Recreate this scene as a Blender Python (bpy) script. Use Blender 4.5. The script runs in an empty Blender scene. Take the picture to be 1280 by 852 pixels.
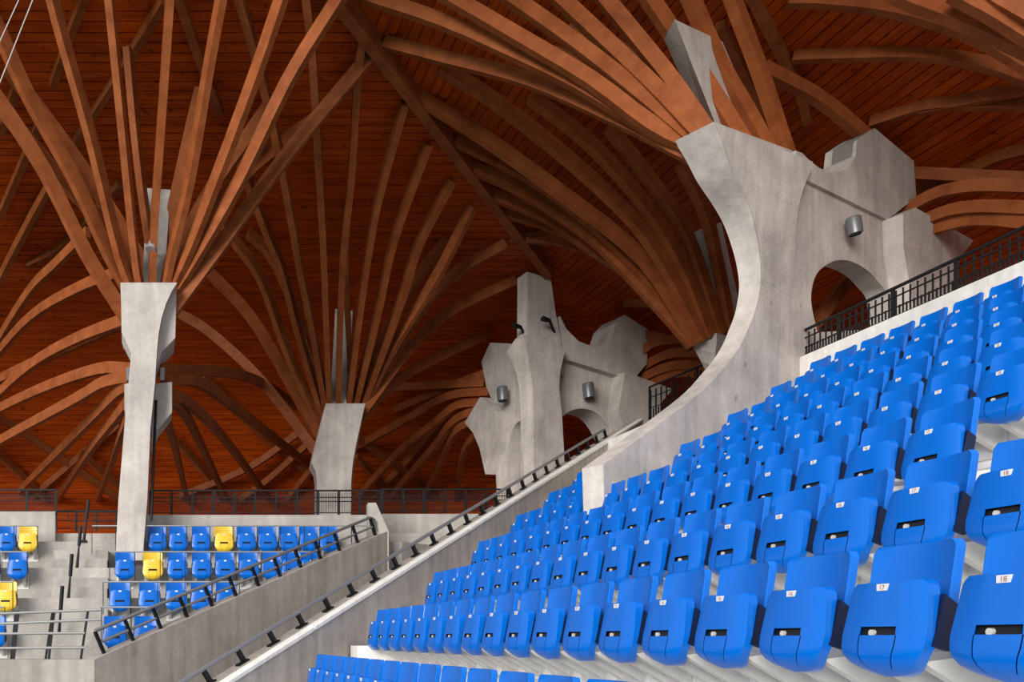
import bpy, bmesh, math, random
from mathutils import Vector, Matrix
random.seed(7)
S = bpy.context.scene
C = S.collection
# ------------------------------------------------------------------ camera
F, U0, V0 = 1050.0, 184.0, 798.0          # focal length and principal point in 1280x852 pixels
cd = bpy.data.cameras.new('camera'); cam = bpy.data.objects.new('camera', cd); C.objects.link(cam)
cd.sensor_width = 36.0; cd.lens = F/1280*36
cd.shift_x = (640-U0)/1280; cd.shift_y = (V0-426)/1280
cam.location = (0, 0, 0); cam.rotation_euler = (math.pi/2, 0, 0)
cd.clip_start = 0.05; cd.clip_end = 500
S.camera = cam
# ------------------------------------------------------------------ sky and exposure
w = bpy.data.worlds.new('sky'); S.world = w; w.use_nodes = True
nt = w.node_tree; bg = nt.nodes['Background']
bg.inputs['Color'].default_value = (0.93, 0.96, 1.0, 1); bg.inputs['Strength'].default_value = 1.1
S.view_settings.view_transform = 'Standard'; S.view_settings.look = 'None'
S.view_settings.gamma = 1; S.view_settings.use_curve_mapping = False
S.view_settings.exposure = 0.0
# a low veiled sun over the open pitch
sd = bpy.data.lights.new('sun', 'SUN'); sun = bpy.data.objects.new('sun', sd); C.objects.link(sun)
sd.energy = 3.6; sd.angle = math.radians(28); sd.color = (1.0, 0.96, 0.9)
sun.rotation_euler = Vector((0.57, 0.79, -0.225)).to_track_quat('-Z', 'Y').to_euler()

# ------------------------------------------------------------------ helpers
def W(u, v, Y): return Vector(((u-U0)/F*Y, Y, (V0-v)/F*Y))
def Wpl(u, v, p0, d):
    n = (d[1], -d[0]); rx, rz = (u-U0)/F, (V0-v)/F
    Y = (p0[0]*n[0]+p0[1]*n[1])/(rx*n[0]+n[1])
    return Vector((rx*Y, Y, rz*Y))
def setp(o, label=None, cat=None, group=None, kind=None):
    if label: o['label'] = label
    if cat: o['category'] = cat
    if group: o['group'] = group
    if kind: o['kind'] = kind
    return o
def empty(name, loc=(0, 0, 0), rz=0.0):
    o = bpy.data.objects.new(name, None); C.objects.link(o); o.location = loc; o.rotation_euler = (0, 0, rz)
    o.empty_display_size = 0.1
    return o
def link(name, me, parent=None):
    o = bpy.data.objects.new(name, me); C.objects.link(o)
    if parent is not None:
        o.parent = parent
    return o
def loc_of(parent):
    return Vector(parent.location) if parent is not None else Vector((0, 0, 0))
def finish(me, mat, smooth=None):
    me.materials.append(mat)
    if smooth:
        for p in me.polygons: p.use_smooth = True
        me.set_sharp_from_angle(angle=math.radians(smooth))
    return me
def mesh(name, vs, fs, mat, smooth=None, recalc=True):
    me = bpy.data.meshes.new(name); me.from_pydata([tuple(v) for v in vs], [], fs)
    if recalc:
        bm = bmesh.new(); bm.from_mesh(me); bmesh.ops.recalc_face_normals(bm, faces=bm.faces); bm.to_mesh(me); bm.free()
    me.update()
    return finish(me, mat, smooth)
class MB:
    def __init__(s): s.v = []; s.f = []
    def add(s, vs, fs):
        b = len(s.v); s.v += [Vector(v) for v in vs]; s.f += [tuple(b+i for i in f) for f in fs]; return s
    def hexa(s, p):                      # 8 points: bottom 4, top 4
        return s.add(p, [(0, 3, 2, 1), (4, 5, 6, 7), (0, 1, 5, 4), (1, 2, 6, 5), (2, 3, 7, 6), (3, 0, 4, 7)])
    def box(s, a, b):
        x0, y0, z0 = a; x1, y1, z1 = b
        return s.hexa([(x0, y0, z0), (x1, y0, z0), (x1, y1, z0), (x0, y1, z0), (x0, y0, z1), (x1, y0, z1), (x1, y1, z1), (x0, y1, z1)])
    def tube(s, pts, r, n=8):
        pts = [Vector(p) for p in pts]; b = len(s.v); m = len(pts)
        for i, p in enumerate(pts):
            t = (pts[min(i+1, m-1)]-pts[max(i-1, 0)]).normalized()
            ref = Vector((0, 0, 1)) if abs(t.z) < 0.9 else Vector((0, 1, 0))
            x = t.cross(ref).normalized(); y = x.cross(t)
            rr = r[i] if isinstance(r, (list, tuple)) else r
            for k in range(n):
                a = 2*math.pi*k/n; s.v.append(p+x*math.cos(a)*rr+y*math.sin(a)*rr)
        for i in range(m-1):
            for k in range(n):
                s.f.append((b+i*n+k, b+i*n+(k+1) % n, b+(i+1)*n+(k+1) % n, b+(i+1)*n+k))
        s.f.append(tuple(b+k for k in reversed(range(n)))); s.f.append(tuple(b+(m-1)*n+k for k in range(n)))
        return s
    def bar(s, a, b, wx, wz, side=None):  # straight rectangular bar
        a = Vector(a); b = Vector(b); t = (b-a).normalized()
        if side is None:
            side = t.cross(Vector((0, 0, 1)))
            side = side.normalized() if side.length > 0.05 else Vector((1, 0, 0))
        up = side.cross(t).normalized(); x = side*wx/2; y = up*wz/2
        return s.hexa([a-x-y, a+x-y, a+x+y, a-x+y, b-x-y, b+x-y, b+x+y, b-x+y])
    def build(s, name, mat, parent=None, smooth=None):
        off = loc_of(parent)
        return link(name, mesh(name, [v-off for v in s.v], s.f, mat, smooth), parent)
def spline(pts, n=14):
    pts = [Vector(p) for p in pts]
    if len(pts) == 2: return [pts[0].lerp(pts[1], i/n) for i in range(n+1)]
    P = [pts[0]*2-pts[1]]+pts+[pts[-1]*2-pts[-2]]; out = []
    m = len(pts)-1; per = max(2, n//m)
    for i in range(m):
        p0, p1, p2, p3 = P[i:i+4]
        for k in range(per):
            t = k/per
            out.append(0.5*((2*p1)+(p2-p0)*t+(2*p0-5*p1+4*p2-p3)*t*t+(3*p1-p0-3*p2+p3)*t**3))
    out.append(pts[-1]); return out
def sweep(pts, wd, dp):
    """rectangular beam along a curve lying in a vertical plane"""
    h = pts[-1]-pts[0]; side = h.cross(Vector((0, 0, 1)))
    side = side.normalized() if side.length > 0.25 else Vector((1, 0, 0))
    b = MB(); m = len(pts)
    for i, p in enumerate(pts):
        t = (pts[min(i+1, m-1)]-pts[max(i-1, 0)]).normalized()
        sd_ = (side-t*side.dot(t)).normalized(); up = sd_.cross(t).normalized()
        b.v += [p-sd_*wd/2-up*dp/2, p+sd_*wd/2-up*dp/2, p+sd_*wd/2+up*dp/2, p-sd_*wd/2+up*dp/2]
    for i in range(m-1):
        for k in range(4): b.f.append((i*4+k, i*4+(k+1) % 4, i*4+4+(k+1) % 4, i*4+4+k))
    b.f.append((3, 2, 1, 0)); b.f.append(tuple((m-1)*4+k for k in range(4)))
    return b
def plate(name, loops, off, mat, parent=None, smooth=25):
    """solid from a planar outline (first loop) with holes; off = vector or function(point)->vector"""
    bm = bmesh.new(); L = []; es = []
    org = loc_of(parent)
    for lp in loops:
        vs = [bm.verts.new(p-org) for p in lp]; L.append(vs)
        for i in range(len(vs)): es.append(bm.edges.new((vs[i], vs[(i+1) % len(vs)])))
    r = bmesh.ops.triangle_fill(bm, edges=es, use_beauty=True)
    ff = [f for f in bm.faces]
    back = {}
    for lp in L:
        for v in lp:
            o = off(v.co+org) if callable(off) else off
            back[v] = bm.verts.new(v.co+o)
    for f in ff: bm.faces.new([back[v] for v in reversed(f.verts)])
    for vs in L:
        for i in range(len(vs)):
            a, b = vs[i], vs[(i+1) % len(vs)]
            bm.faces.new((a, b, back[b], back[a]))
    bmesh.ops.recalc_face_normals(bm, faces=bm.faces)
    me = bpy.data.meshes.new(name); bm.to_mesh(me); bm.free()
    finish(me, mat, smooth)
    return link(name, me, parent)
def dens(q, n=4):
    return [(p.x, p.y) for p in spline([Vector((a, b, 0)) for a, b in q], n*(len(q)-1))]
def loft(name, sections, mat, parent=None, smooth=None):
    b = MB(); n = len(sections[0])
    for s_ in sections: b.v += [Vector(p) for p in s_]
    for i in range(len(sections)-1):
        for k in range(n): b.f.append((i*n+k, i*n+(k+1) % n, (i+1)*n+(k+1) % n, (i+1)*n+k))
    b.f.append(tuple(reversed(range(n)))); b.f.append(tuple((len(sections)-1)*n+k for k in range(n)))
    return b.build(name, mat, parent, smooth)
NUM = ['zeroth', 'first', 'second', 'third', 'fourth', 'fifth', 'sixth', 'seventh', 'eighth', 'ninth', 'tenth', 'eleventh', 'twelfth',
       'thirteenth', 'fourteenth', 'fifteenth', 'sixteenth', 'seventeenth', 'eighteenth', 'nineteenth', 'twentieth']

# ------------------------------------------------------------------ materials
def newmat(name):
    m = bpy.data.materials.new(name); m.use_nodes = True
    return m, m.node_tree.nodes, m.node_tree.links, m.node_tree.nodes['Principled BSDF']
def plain(name, col, rough=0.5, metal=0.0, spec=0.5, noise=0.0, scale=8.0):
    m, N, L, B = newmat(name)
    B.inputs['Roughness'].default_value = rough; B.inputs['Metallic'].default_value = metal
    B.inputs['Specular IOR Level'].default_value = spec
    B.inputs['Base Color'].default_value = (*col, 1)
    if noise:
        tc = N.new('ShaderNodeTexCoord'); nz = N.new('ShaderNodeTexNoise'); nz.inputs['Scale'].default_value = scale
        nz.inputs['Detail'].default_value = 5
        L.new(tc.outputs['Object'], nz.inputs['Vector'])
        mx = N.new('ShaderNodeMix'); mx.data_type = 'RGBA'
        mx.inputs['A'].default_value = tuple(c*(1-noise) for c in col)+(1,)
        mx.inputs['B'].default_value = tuple(min(1, c*(1+noise)) for c in col)+(1,)
        L.new(nz.outputs['Fac'], mx.inputs['Factor']); L.new(mx.outputs['Result'], B.inputs['Base Color'])
    return m
def concrete(name, col, stain=0.35, streak=0.5):
    m, N, L, B = newmat(name); B.inputs['Roughness'].default_value = 0.85
    B.inputs['Specular IOR Level'].default_value = 0.25
    g = N.new('ShaderNodeNewGeometry')
    n1 = N.new('ShaderNodeTexNoise'); n1.inputs['Scale'].default_value = 1.1; n1.inputs['Detail'].default_value = 6; n1.inputs['Roughness'].default_value = 0.65
    n2 = N.new('ShaderNodeTexNoise'); n2.inputs['Scale'].default_value = 14; n2.inputs['Detail'].default_value = 4
    mp = N.new('ShaderNodeMapping'); mp.inputs['Scale'].default_value = (6, 6, 0.5)
    n3 = N.new('ShaderNodeTexNoise'); n3.inputs['Scale'].default_value = 1.0; n3.inputs['Detail'].default_value = 4
    for n in (n1, n2): L.new(g.outputs['Position'], n.inputs['Vector'])
    L.new(g.outputs['Position'], mp.inputs['Vector']); L.new(mp.outputs['Vector'], n3.inputs['Vector'])
    r1 = N.new('ShaderNodeMapRange'); r1.inputs['From Min'].default_value = 0.35; r1.inputs['From Max'].default_value = 0.7
    r1.inputs['To Min'].default_value = 1-stain; r1.inputs['To Max'].default_value = 1.08
    L.new(n1.outputs['Fac'], r1.inputs['Value'])
    r3 = N.new('ShaderNodeMapRange'); r3.inputs['From Min'].default_value = 0.35; r3.inputs['From Max'].default_value = 0.65
    r3.inputs['To Min'].default_value = 1-0.3*streak; r3.inputs['To Max'].default_value = 1.05
    L.new(n3.outputs['Fac'], r3.inputs['Value'])
    r2 = N.new('ShaderNodeMapRange'); r2.inputs['To Min'].default_value = 0.86; r2.inputs['To Max'].default_value = 1.12
    L.new(n2.outputs['Fac'], r2.inputs['Value'])
    a = N.new('ShaderNodeMath'); a.operation = 'MULTIPLY'; L.new(r1.outputs[0], a.inputs[0]); L.new(r2.outputs[0], a.inputs[1])
    b = N.new('ShaderNodeMath'); b.operation = 'MULTIPLY'; L.new(a.outputs[0], b.inputs[0]); L.new(r3.outputs[0], b.inputs[1])
    vm = N.new('ShaderNodeVectorMath'); vm.operation = 'SCALE'; vm.inputs[0].default_value = col
    L.new(b.outputs[0], vm.inputs['Scale']); L.new(vm.outputs['Vector'], B.inputs['Base Color'])
    bp = N.new('ShaderNodeBump'); bp.inputs['Strength'].default_value = 0.25; bp.inputs['Distance'].default_value = 0.02
    L.new(n2.outputs['Fac'], bp.inputs['Height']); L.new(bp.outputs['Normal'], B.inputs['Normal'])
    return m
def wood(name, c1, c2, scl, rough=0.55, knots=False):
    m, N, L, B = newmat(name); B.inputs['Roughness'].default_value = rough
    B.inputs['Specular IOR Level'].default_value = 0.12
    g = N.new('ShaderNodeNewGeometry')
    mp = N.new('ShaderNodeMapping'); mp.inputs['Scale'].default_value = scl
    nz = N.new('ShaderNodeTexNoise'); nz.inputs['Scale'].default_value = 1.0; nz.inputs['Detail'].default_value = 6; nz.inputs['Roughness'].default_value = 0.65
    L.new(g.outputs['Position'], mp.inputs['Vector']); L.new(mp.outputs['Vector'], nz.inputs['Vector'])
    cr = N.new('ShaderNodeValToRGB'); cr.color_ramp.elements[0].position = 0.3; cr.color_ramp.elements[1].position = 0.72
    cr.color_ramp.elements[0].color = (*c1, 1); cr.color_ramp.elements[1].color = (*c2, 1)
    L.new(nz.outputs['Fac'], cr.inputs['Fac'])
    out = cr.outputs['Color']
    if knots:
        n2 = N.new('ShaderNodeTexNoise'); n2.inputs['Scale'].default_value = 5.5; n2.inputs['Detail'].default_value = 1
        L.new(g.outputs['Position'], n2.inputs['Vector'])
        r = N.new('ShaderNodeMapRange'); r.inputs['From Min'].default_value = 0.68; r.inputs['From Max'].default_value = 0.74
        r.inputs['To Min'].default_value = 0; r.inputs['To Max'].default_value = 0.6
        L.new(n2.outputs['Fac'], r.inputs['Value'])
        mx = N.new('ShaderNodeMix'); mx.data_type = 'RGBA'; mx.inputs['B'].default_value = (*[c*0.3 for c in c1], 1)
        L.new(out, mx.inputs['A']); L.new(r.outputs[0], mx.inputs['Factor']); out = mx.outputs['Result']
    L.new(out, B.inputs['Base Color'])
    return m
M = {}
M['conc'] = concrete('fin_concrete', (0.57, 0.52, 0.485), 0.32, 0.45)
M['wallc'] = concrete('parapet_concrete', (0.43, 0.385, 0.345), 0.25, 0.6)
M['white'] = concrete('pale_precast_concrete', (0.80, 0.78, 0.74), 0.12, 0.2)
M['grey'] = concrete('grey_precast_concrete', (0.46, 0.43, 0.395), 0.25, 0.4)
M['rib'] = wood('glulam_timber', (0.19, 0.048, 0.014), (0.34, 0.10, 0.032), (3, 3, 3))
M['board_l'] = wood('ceiling_boards_left', (0.27, 0.030, 0.0015), (0.58, 0.092, 0.005), (0.8, 6, 6), 0.5, True)
M['board_r'] = wood('ceiling_boards_right', (0.27, 0.030, 0.0015), (0.58, 0.092, 0.005), (6, 0.8, 6), 0.5, True)
M['roof'] = plain('roof_cover', (0.12, 0.12, 0.13), 0.8)
M['blue'] = plain('blue_seat_plastic', (0.0, 0.125, 0.56), 0.24, 0, 0.25)
M['yellow'] = plain('yellow_seat_plastic', (0.80, 0.52, 0.03), 0.35, 0, 0.5)
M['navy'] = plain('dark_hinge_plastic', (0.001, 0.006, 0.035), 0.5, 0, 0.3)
M['dark'] = plain('slot_shade_lens_black', (0.004, 0.006, 0.012), 0.8)
M['plate'] = plain('white_plate', (0.68, 0.68, 0.68), 0.5)
M['ink'] = plain('red_brown_ink', (0.35, 0.12, 0.12), 0.5)
M['bracket'] = plain('galvanised_bracket', (0.62, 0.61, 0.58), 0.5, 0.2, 0.5, 0.15, 12)
M['black'] = plain('black_painted_steel', (0.010, 0.010, 0.012), 0.5, 0.0, 0.25)
M['steel'] = plain('grey_steel_tube', (0.24, 0.24, 0.25), 0.45, 0.3)
M['galv'] = plain('galvanised_tube', (0.42, 0.42, 0.42), 0.4, 0.5)
M['lamp'] = plain('grey_lamp_housing', (0.16, 0.17, 0.18), 0.4, 0.4)
M['grass'] = plain('pitch_grass', (0.05, 0.14, 0.03), 0.9, 0, 0.2, 0.4, 3)
M['cable'] = plain('cable', (0.5, 0.48, 0.46), 0.5)

# ------------------------------------------------------------------ roof profile
HIP = 11.4                                  # the corner hip runs along Y - X = HIP
PROF = [(13.8, 11.69), (15.5, 11.28), (18.0, 10.66), (22.0, 9.7), (25.0, 8.88), (27.0, 8.0), (28.3, 7.15), (29.4, 6.05), (30.3, 4.75), (30.9, 3.3), (31.2, 1.9)]
PP = spline([Vector((0, a, b)) for a, b in PROF], 80)
def g(Y):
    for a, b in zip(PP, PP[1:]):
        if a.y <= Y <= b.y: return a.z+(b.z-a.z)*(Y-a.y)/(b.y-a.y)
    if Y < PP[0].y: return PP[0].z+0.19*(PP[0].y-Y)
    return PP[-1].z-5*(Y-PP[-1].y)
def roofZ(X, Y): return min(g(Y), g(X+HIP))
def hit(u, v, drop=0.0):
    rx, rz = (u-U0)/F, (V0-v)/F
    Y = 5.0
    while Y < 40:
        if rz*Y > roofZ(rx*Y, Y)-drop: break
        Y += 0.02
    return Y
# board by board: each board is a flat strip, with a recessed joint
def boards(bw=0.2):
    pts = [PP[0]]; acc = 0
    fine = []
    for a, b in zip(PP, PP[1:]):
        for k in range(20): fine.append(a.lerp(b, k/20))
    fine.append(PP[-1])
    out = [fine[0]]; acc = 0
    for a, b in zip(fine, fine[1:]):
        acc += (b-a).length
        if acc >= bw: out.append(b); acc = 0
    prof = []
    for i, (a, b) in enumerate(zip(out, out[1:])):
        t = (b-a).normalized(); n = Vector((0, -t.z, t.y))
        if n.z < 0: n = -n
        low = n*random.uniform(-0.004, 0.004)
        prof += [a+t*0.011+low, b-t*0.016+low, b-t*0.014+n*0.03, b+t*0.010+n*0.03]
    return prof
PB = boards()
XL = -16.0; YN = 5.0
def roof_side(name, right):
    mat = M['board_r'] if right else M['board_l']
    root = empty(name, (0, 0, 0)); setp(root, 'orange timber-boarded vault over the %s stand' % ('right' if right else 'far'), None, None, 'structure')
    vs = []; fs = []
    for p in PB:
        if right: vs += [(p.y-HIP, YN, p.z), (p.y-HIP, p.y, p.z)]
        else: vs += [(XL, p.y, p.z), (p.y-HIP, p.y, p.z)]
    for i in range(len(PB)-1): fs.append((2*i, 2*i+1, 2*i+3, 2*i+2))
    o = link('ceiling_boards', mesh(name+'_boards', vs, fs, mat, recalc=False), root); o['kind'] = 'stuff'
    # roof covering above
    vs = []; fs = []
    for p in PP:
        q = p+Vector((0, 0, 0.35))
        if right: vs += [(q.y-HIP+0.1, YN, q.z), (q.y-HIP+0.1, q.y+0.1, q.z)]
        else: vs += [(XL, q.y+0.1, q.z), (q.y-HIP+0.1, q.y+0.1, q.z)]
    for i in range(len(PP)-1): fs.append((2*i, 2*i+1, 2*i+3, 2*i+2))
    link('roof_cover', mesh(name+'_cover', vs, fs, M['roof'], recalc=False), root)
    # fascia closing the eaves edge
    b = MB(); p = PP[0]
    if right: b.box((p.y-HIP-0.1, YN, p.z-0.15), (p.y-HIP+0.1, p.y, p.z+0.36))
    else: b.box((XL, p.y-0.1, p.z-0.15), (p.y-HIP, p.y+0.1, p.z+0.36))
    b.build('fascia', M['rib'], root)
roof_side('ceiling_left', False)
roof_side('ceiling_right', True)

# ------------------------------------------------------------------ ground
o = link('floor_pitch', mesh('floor_pitch', [(-90, -90, -3.2), (90, -90, -3.2), (90, 90, -3.2), (-90, 90, -3.2)], [(0, 1, 2, 3)], M['grass']))
setp(o, 'green grass pitch below the stands', None, None, 'structure')

# ------------------------------------------------------------------ right terrace
X1, TX, RZ = 2.84, 1.015, 0.545
def Xs(k): return X1+TX*k                   # front of the seat pans of row k
def Zs(k): return 0.2185+RZ*k               # top of the folded pans of row k
def Xr(k): return Xs(k)+0.36                # riser that carries row k
def Zt(k): return 0.015+RZ*k                # tread behind that riser
WD = 8.45                                   # inner face of the stair parapet: Y - X = WD
terr = empty('floor_right', (0, 0, 0)); setp(terr, 'pale precast terrace steps under the blue seats', None, None, 'structure')
def yend(x): return x+WD
for k in range(-3, 8):
    b = MB()
    x0, x1 = Xr(k), Xr(k+1)+0.12
    if k == 7: x1 = Xr(k)+0.25
    zt, zb = Zt(k), Zt(k-1)
    if k == 7: zt = 4.45
    prof = [(x0+0.1, zb-0.15), (x0+0.1, zb+0.19), (x0, zb+0.20), (x0, zt-0.015), (x0+0.015, zt), (x1, zt), (x1, zt-0.15), (x0+0.35, zt-0.15), (x0+0.35, zb-0.15)]
    if k == 7: prof = [(x0+0.1, zb-0.15), (x0+0.1, zb+0.19), (x0, zb+0.20), (x0, zt-0.015), (x0+0.015, zt), (x1, zt), (x1, zb-0.15)]
    # precast units about 3 m long, thin open joints
    ys = [-1.0]
    y = 2.2
    while y < yend(x0)-1.0: ys.append(y); y += 2.7
    ys.append(None)
    for j in range(len(ys)-1):
        a, e = ys[j], ys[j+1]; n = len(prof)
        vs = [(px, a+0.006, pz) for px, pz in prof]+[(px, (e-0.006) if e is not None else yend(px)+0.05, pz) for px, pz in prof]
        fs = [tuple(range(n)), tuple(reversed(range(n, 2*n)))]+[(i, (i+1) % n, n+(i+1) % n, n+i) for i in range(n)]
        link('terrace_unit', mesh('terrace_unit', vs, fs, M['white']), terr)
# step blocks in the narrow aisle between the seats and the parapet
for k in range(-2, 6):
    b = MB(); x1 = Xr(k); xa = x1-0.50; zb = Zt(k-1)-0.02
    ya, yb = Xs(k)+7.95, None
    vs = [(xa, ya, zb), (x1, ya, zb), (x1, yend(x1), zb), (xa, yend(xa), zb)]
    b.hexa([Vector(v) for v in vs]+[Vector((v[0], v[1], zb+0.46)) for v in vs])
    b.build('half_step', M['white'], terr)
# concourse behind the top row
b = MB(); b.box((Xr(7)+0.24, -1, 4.0), (24, 18.9, 4.28))
setp(b.build('floor_concourse_right', M['grey']), 'grey concourse slab behind the black grid railing', None, None, 'structure')

# ------------------------------------------------------------------ parapet walls of the corner stair
def sloped_wall(name, A, B, zA, zB, th, zbot, label, nrm):
    """wall from A to B (plan points on the visible face), sloping top, thickness along nrm"""
    A = Vector(A); B = Vector(B); n = Vector(nrm).normalized()*th
    P = [A, B, B+n, A+n]
    b = MB(); b.hexa([Vector((p.x, p.y, zbot)) for p in P]+[Vector((P[0].x, P[0].y, zA)), Vector((P[1].x, P[1].y, zB)), Vector((P[2].x, P[2].y, zB)), Vector((P[3].x, P[3].y, zA))])
    return b
def wall1_z(Y): return -0.46+(Y-9.48)*0.5215
w1 = empty('wall_stair_right', (0, 0, 0)); setp(w1, 'grey sloping concrete stair parapet beside the blue seat bank', None, None, 'structure')
ends = [4.2, 7.4, 10.6, 13.8, 17.0, 20.75]
for a, e in zip(ends, ends[1:]):
    b = sloped_wall('x', (a+0.004-8.5, a+0.004), (e-0.004-8.5, e-0.004), wall1_z(a), wall1_z(e), 0.32, -3.2 if a < 10 else -0.5, '', (-1, 1))
    b.build('parapet_panel', M['wallc'], w1)
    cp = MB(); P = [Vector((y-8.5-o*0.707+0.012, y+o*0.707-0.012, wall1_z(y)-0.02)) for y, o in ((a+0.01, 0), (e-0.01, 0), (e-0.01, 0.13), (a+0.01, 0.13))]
    cp.hexa(P+[q+Vector((0, 0, 0.045)) for q in P]); cp.build('lit_top_strip', M['white'], w1)  # pale strip painting daylight onto the inner half of the parapet top
# left parapet
A2, B2 = W(118, 824, 12.0), W(484, 664, 16.3)
w2 = empty('wall_stair_left', (0, 0, 0)); setp(w2, 'grey sloping concrete stair parapet beside the far seat block', None, None, 'structure')
NP = 4
d2 = Vector((B2.x-A2.x, B2.y-A2.y)).normalized(); n2 = Vector((-d2.y, d2.x))
for j in range(NP):
    p, q = A2.lerp(B2, j/NP+0.0006), A2.lerp(B2, (j+1)/NP-0.0006)
    b = sloped_wall('x', (p.x, p.y), (q.x, q.y), p.z, q.z, 0.28, -3.2, '', n2)
    b.build('parapet_panel', M['wallc'], w2)
plate('end_wedge', [[W(460, 628, 16.31), W(470, 628, 16.31), W(486, 664, 16.31), W(486, 720, 16.31), W(460, 720, 16.31)]], Vector((0.06, 0.35, 0)), M['grey'], w2)
# front wall of the far stand
b = MB(); b.box((-10, 12.0, -3.2), (A2.x, 12.3, A2.z))
setp(b.build('wall_front', M['wallc']), 'low grey concrete front wall of the far stand', None, None, 'structure')
# floor of the stair well between both parapets
b = MB()
for i in range(9):
    y = 11.0+i*0.8; z = -2.6+i*0.42
    b.hexa([(y-8.9, y, z-0.4), (y-8.9+0.8, y+0.8, z-0.4), (y-12.6+0.8, y+0.8, z-0.4), (y-12.6, y, z-0.4),
            (y-8.9, y, z), (y-8.9+0.8, y+0.8, z), (y-12.6+0.8, y+0.8, z), (y-12.6, y, z)])
setp(b.build('floor_stair', M['grey']), 'concrete stair flight between the two parapets', None, None, 'structure')
# wall behind the stair and far concourse
b = MB(); b.box((4.95, 18.3, -1), (8.1, 18.6, 2.72))
setp(b.build('wall_concourse', M['grey']), 'pale concourse wall below the far railing', None, None, 'structure')
b = MB(); b.box((XL, 17.55, 1.9), (24, 32, 2.2))
setp(b.build('floor_concourse_left', M['grey']), 'far concourse slab', None, None, 'structure')

# ------------------------------------------------------------------ far (left) terrace
def Yl(k): return 13.2+1.1*k
def Zl(k): return 0.29+0.62*k
def xw(Y): return A2.x+(Y-A2.y)*(B2.x-A2.x)/(B2.y-A2.y)-0.30
terl = empty('floor_left', (0, 0, 0)); setp(terl, 'pale concrete terrace steps under the far seats', None, None, 'structure')
for k in range(-1, 4):
    y0, y1 = Yl(k)+0.36, Yl(k+1)+0.46; zt = Zl(k)-0.2; zb = Zl(k-1)-0.2
    prof = [(y0, zb-0.1), (y0, zt), (y1, zt), (y1, zt-0.15), (y0+0.3, zt-0.15), (y0+0.3, zb-0.1)]
    n = len(prof)
    vs = [(-10, a, z) for a, z in prof]+[(xw(a)+0.05, a, z) for a, z in prof]
    fs = [tuple(range(n)), tuple(reversed(range(n, 2*n)))]+[(i, (i+1) % n, n+(i+1) % n, n+i) for i in range(n)]
    link('terrace_unit', mesh('terrace_unit', vs, fs, M['grey']), terl)
# steps of the aisle
for k in range(-1, 4):
    for h in range(2):
        y1 = Yl(k)+0.36; zt = Zl(k)-0.2; zb = Zl(k-1)-0.2
        y0 = y1-0.36*(1 if h else 2); z = zb+0.62*(2 if h else 1)/3
        xa, xb = (70-U0)/F*y1, (136-U0)/F*y1
        b = MB(); b.box((xa, y0, zb-0.02), (xb, y1+0.02, z)); b.build('aisle_step', M['grey'], terl)
# top parapet with a gap at the aisle
b = MB(); yp = 17.3
b.box((-10, yp, 1.6), ((69-U0)/F*yp, yp+0.25, 2.62))
setp(b.build('wall_parapet', M['grey']), 'pale concrete parapet above the far seats beside the aisle', None, None, 'structure')
b = MB(); b.box(((178-U0)/F*yp, yp, 1.6), ((478-U0)/F*yp, yp+0.25, 2.55))
setp(b.build('wall_parapet_long', M['grey']), 'pale concrete parapet above the top row of far seats', None, None, 'structure')

# ------------------------------------------------------------------ stadium seat
def pan_half(s):
    if s < 0.42: return 0.186*math.sqrt(max(0, 1-((0.42-s)/0.42)**2.1*0.97))
    h = 0.186-0.020*min(1, (s-0.42)/0.5)
    if s > 0.90: h -= 0.022*((s-0.90)/0.10)**2
    return h
def pan_y(a, s):
    y = -0.055*(1-s)**1.2
    if s < 0.26: y += 0.075*((0.26-s)/0.26)**2
    y += 0.022*abs(a)**3.0
    return y
PH = 0.365
A_ = [-1, -0.93, -0.8, -0.62, -0.45, -0.425, -0.2, 0, 0.2, 0.425, 0.45, 0.62, 0.8, 0.93, 1]
S_ = [0, 0.015, 0.04, 0.08, 0.15, 0.23, 0.32, 0.44, 0.53, 0.62, 0.75, 0.86, 0.92, 0.96, 1.0]
def pan_mesh(mat):
    vs = []; fs = []; na, ns = len(A_), len(S_)
    for lay in (0, 1):
        for s in S_:
            for a in A_:
                h = pan_half(s)*(0.985 if lay else 1)
                vs.append((a*h, pan_y(a, s)+(0.045 if lay else 0), s*PH))
    idx = lambda l, i, j: l*na*ns+i*na+j
    for i in range(ns-1):
        for j in range(na-1):
            slot = (S_[i] == 0.44 and -0.43 < A_[j] < 0.42)
            groove = (0.08 <= S_[i] < 0.44) and (A_[j] == -0.45 or A_[j] == 0.425)
            if not slot and not groove: fs.append((idx(0, i, j), idx(0, i, j+1), idx(0, i+1, j+1), idx(0, i+1, j)))
            fs.append((idx(1, i, j), idx(1, i+1, j), idx(1, i+1, j+1), idx(1, i, j+1)))
    for j in range(na-1):
        fs.append((idx(0, 0, j+1), idx(0, 0, j), idx(1, 0, j), idx(1, 0, j+1)))
        fs.append((idx(0, ns-1, j), idx(0, ns-1, j+1), idx(1, ns-1, j+1), idx(1, ns-1, j)))
    for i in range(ns-1):
        fs.append((idx(0, i, 0), idx(0, i+1, 0), idx(1, i+1, 0), idx(1, i, 0)))
        fs.append((idx(0, i+1, na-1), idx(0, i, na-1), idx(1, i, na-1), idx(1, i+1, na-1)))
    return mesh('seat_pan', vs, fs, mat, 40, recalc=False)
def slot_shade_mesh():
    # near-black sheet painting the shade inside the hand slot and flap grooves
    vs = []; fs = []
    ss = [0.06, 0.15, 0.23, 0.32, 0.42, 0.55]
    for s in ss:
        for a in (-0.5, -0.2, 0, 0.2, 0.5): vs.append((a*pan_half(s), pan_y(a, s)+0.022, s*PH))
    for i in range(len(ss)-1):
        for j in range(4): fs.append((i*5+j, i*5+j+1, i*5+6+j, i*5+5+j))
    return mesh('slot', vs, fs, M['dark'], None, False)
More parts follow.
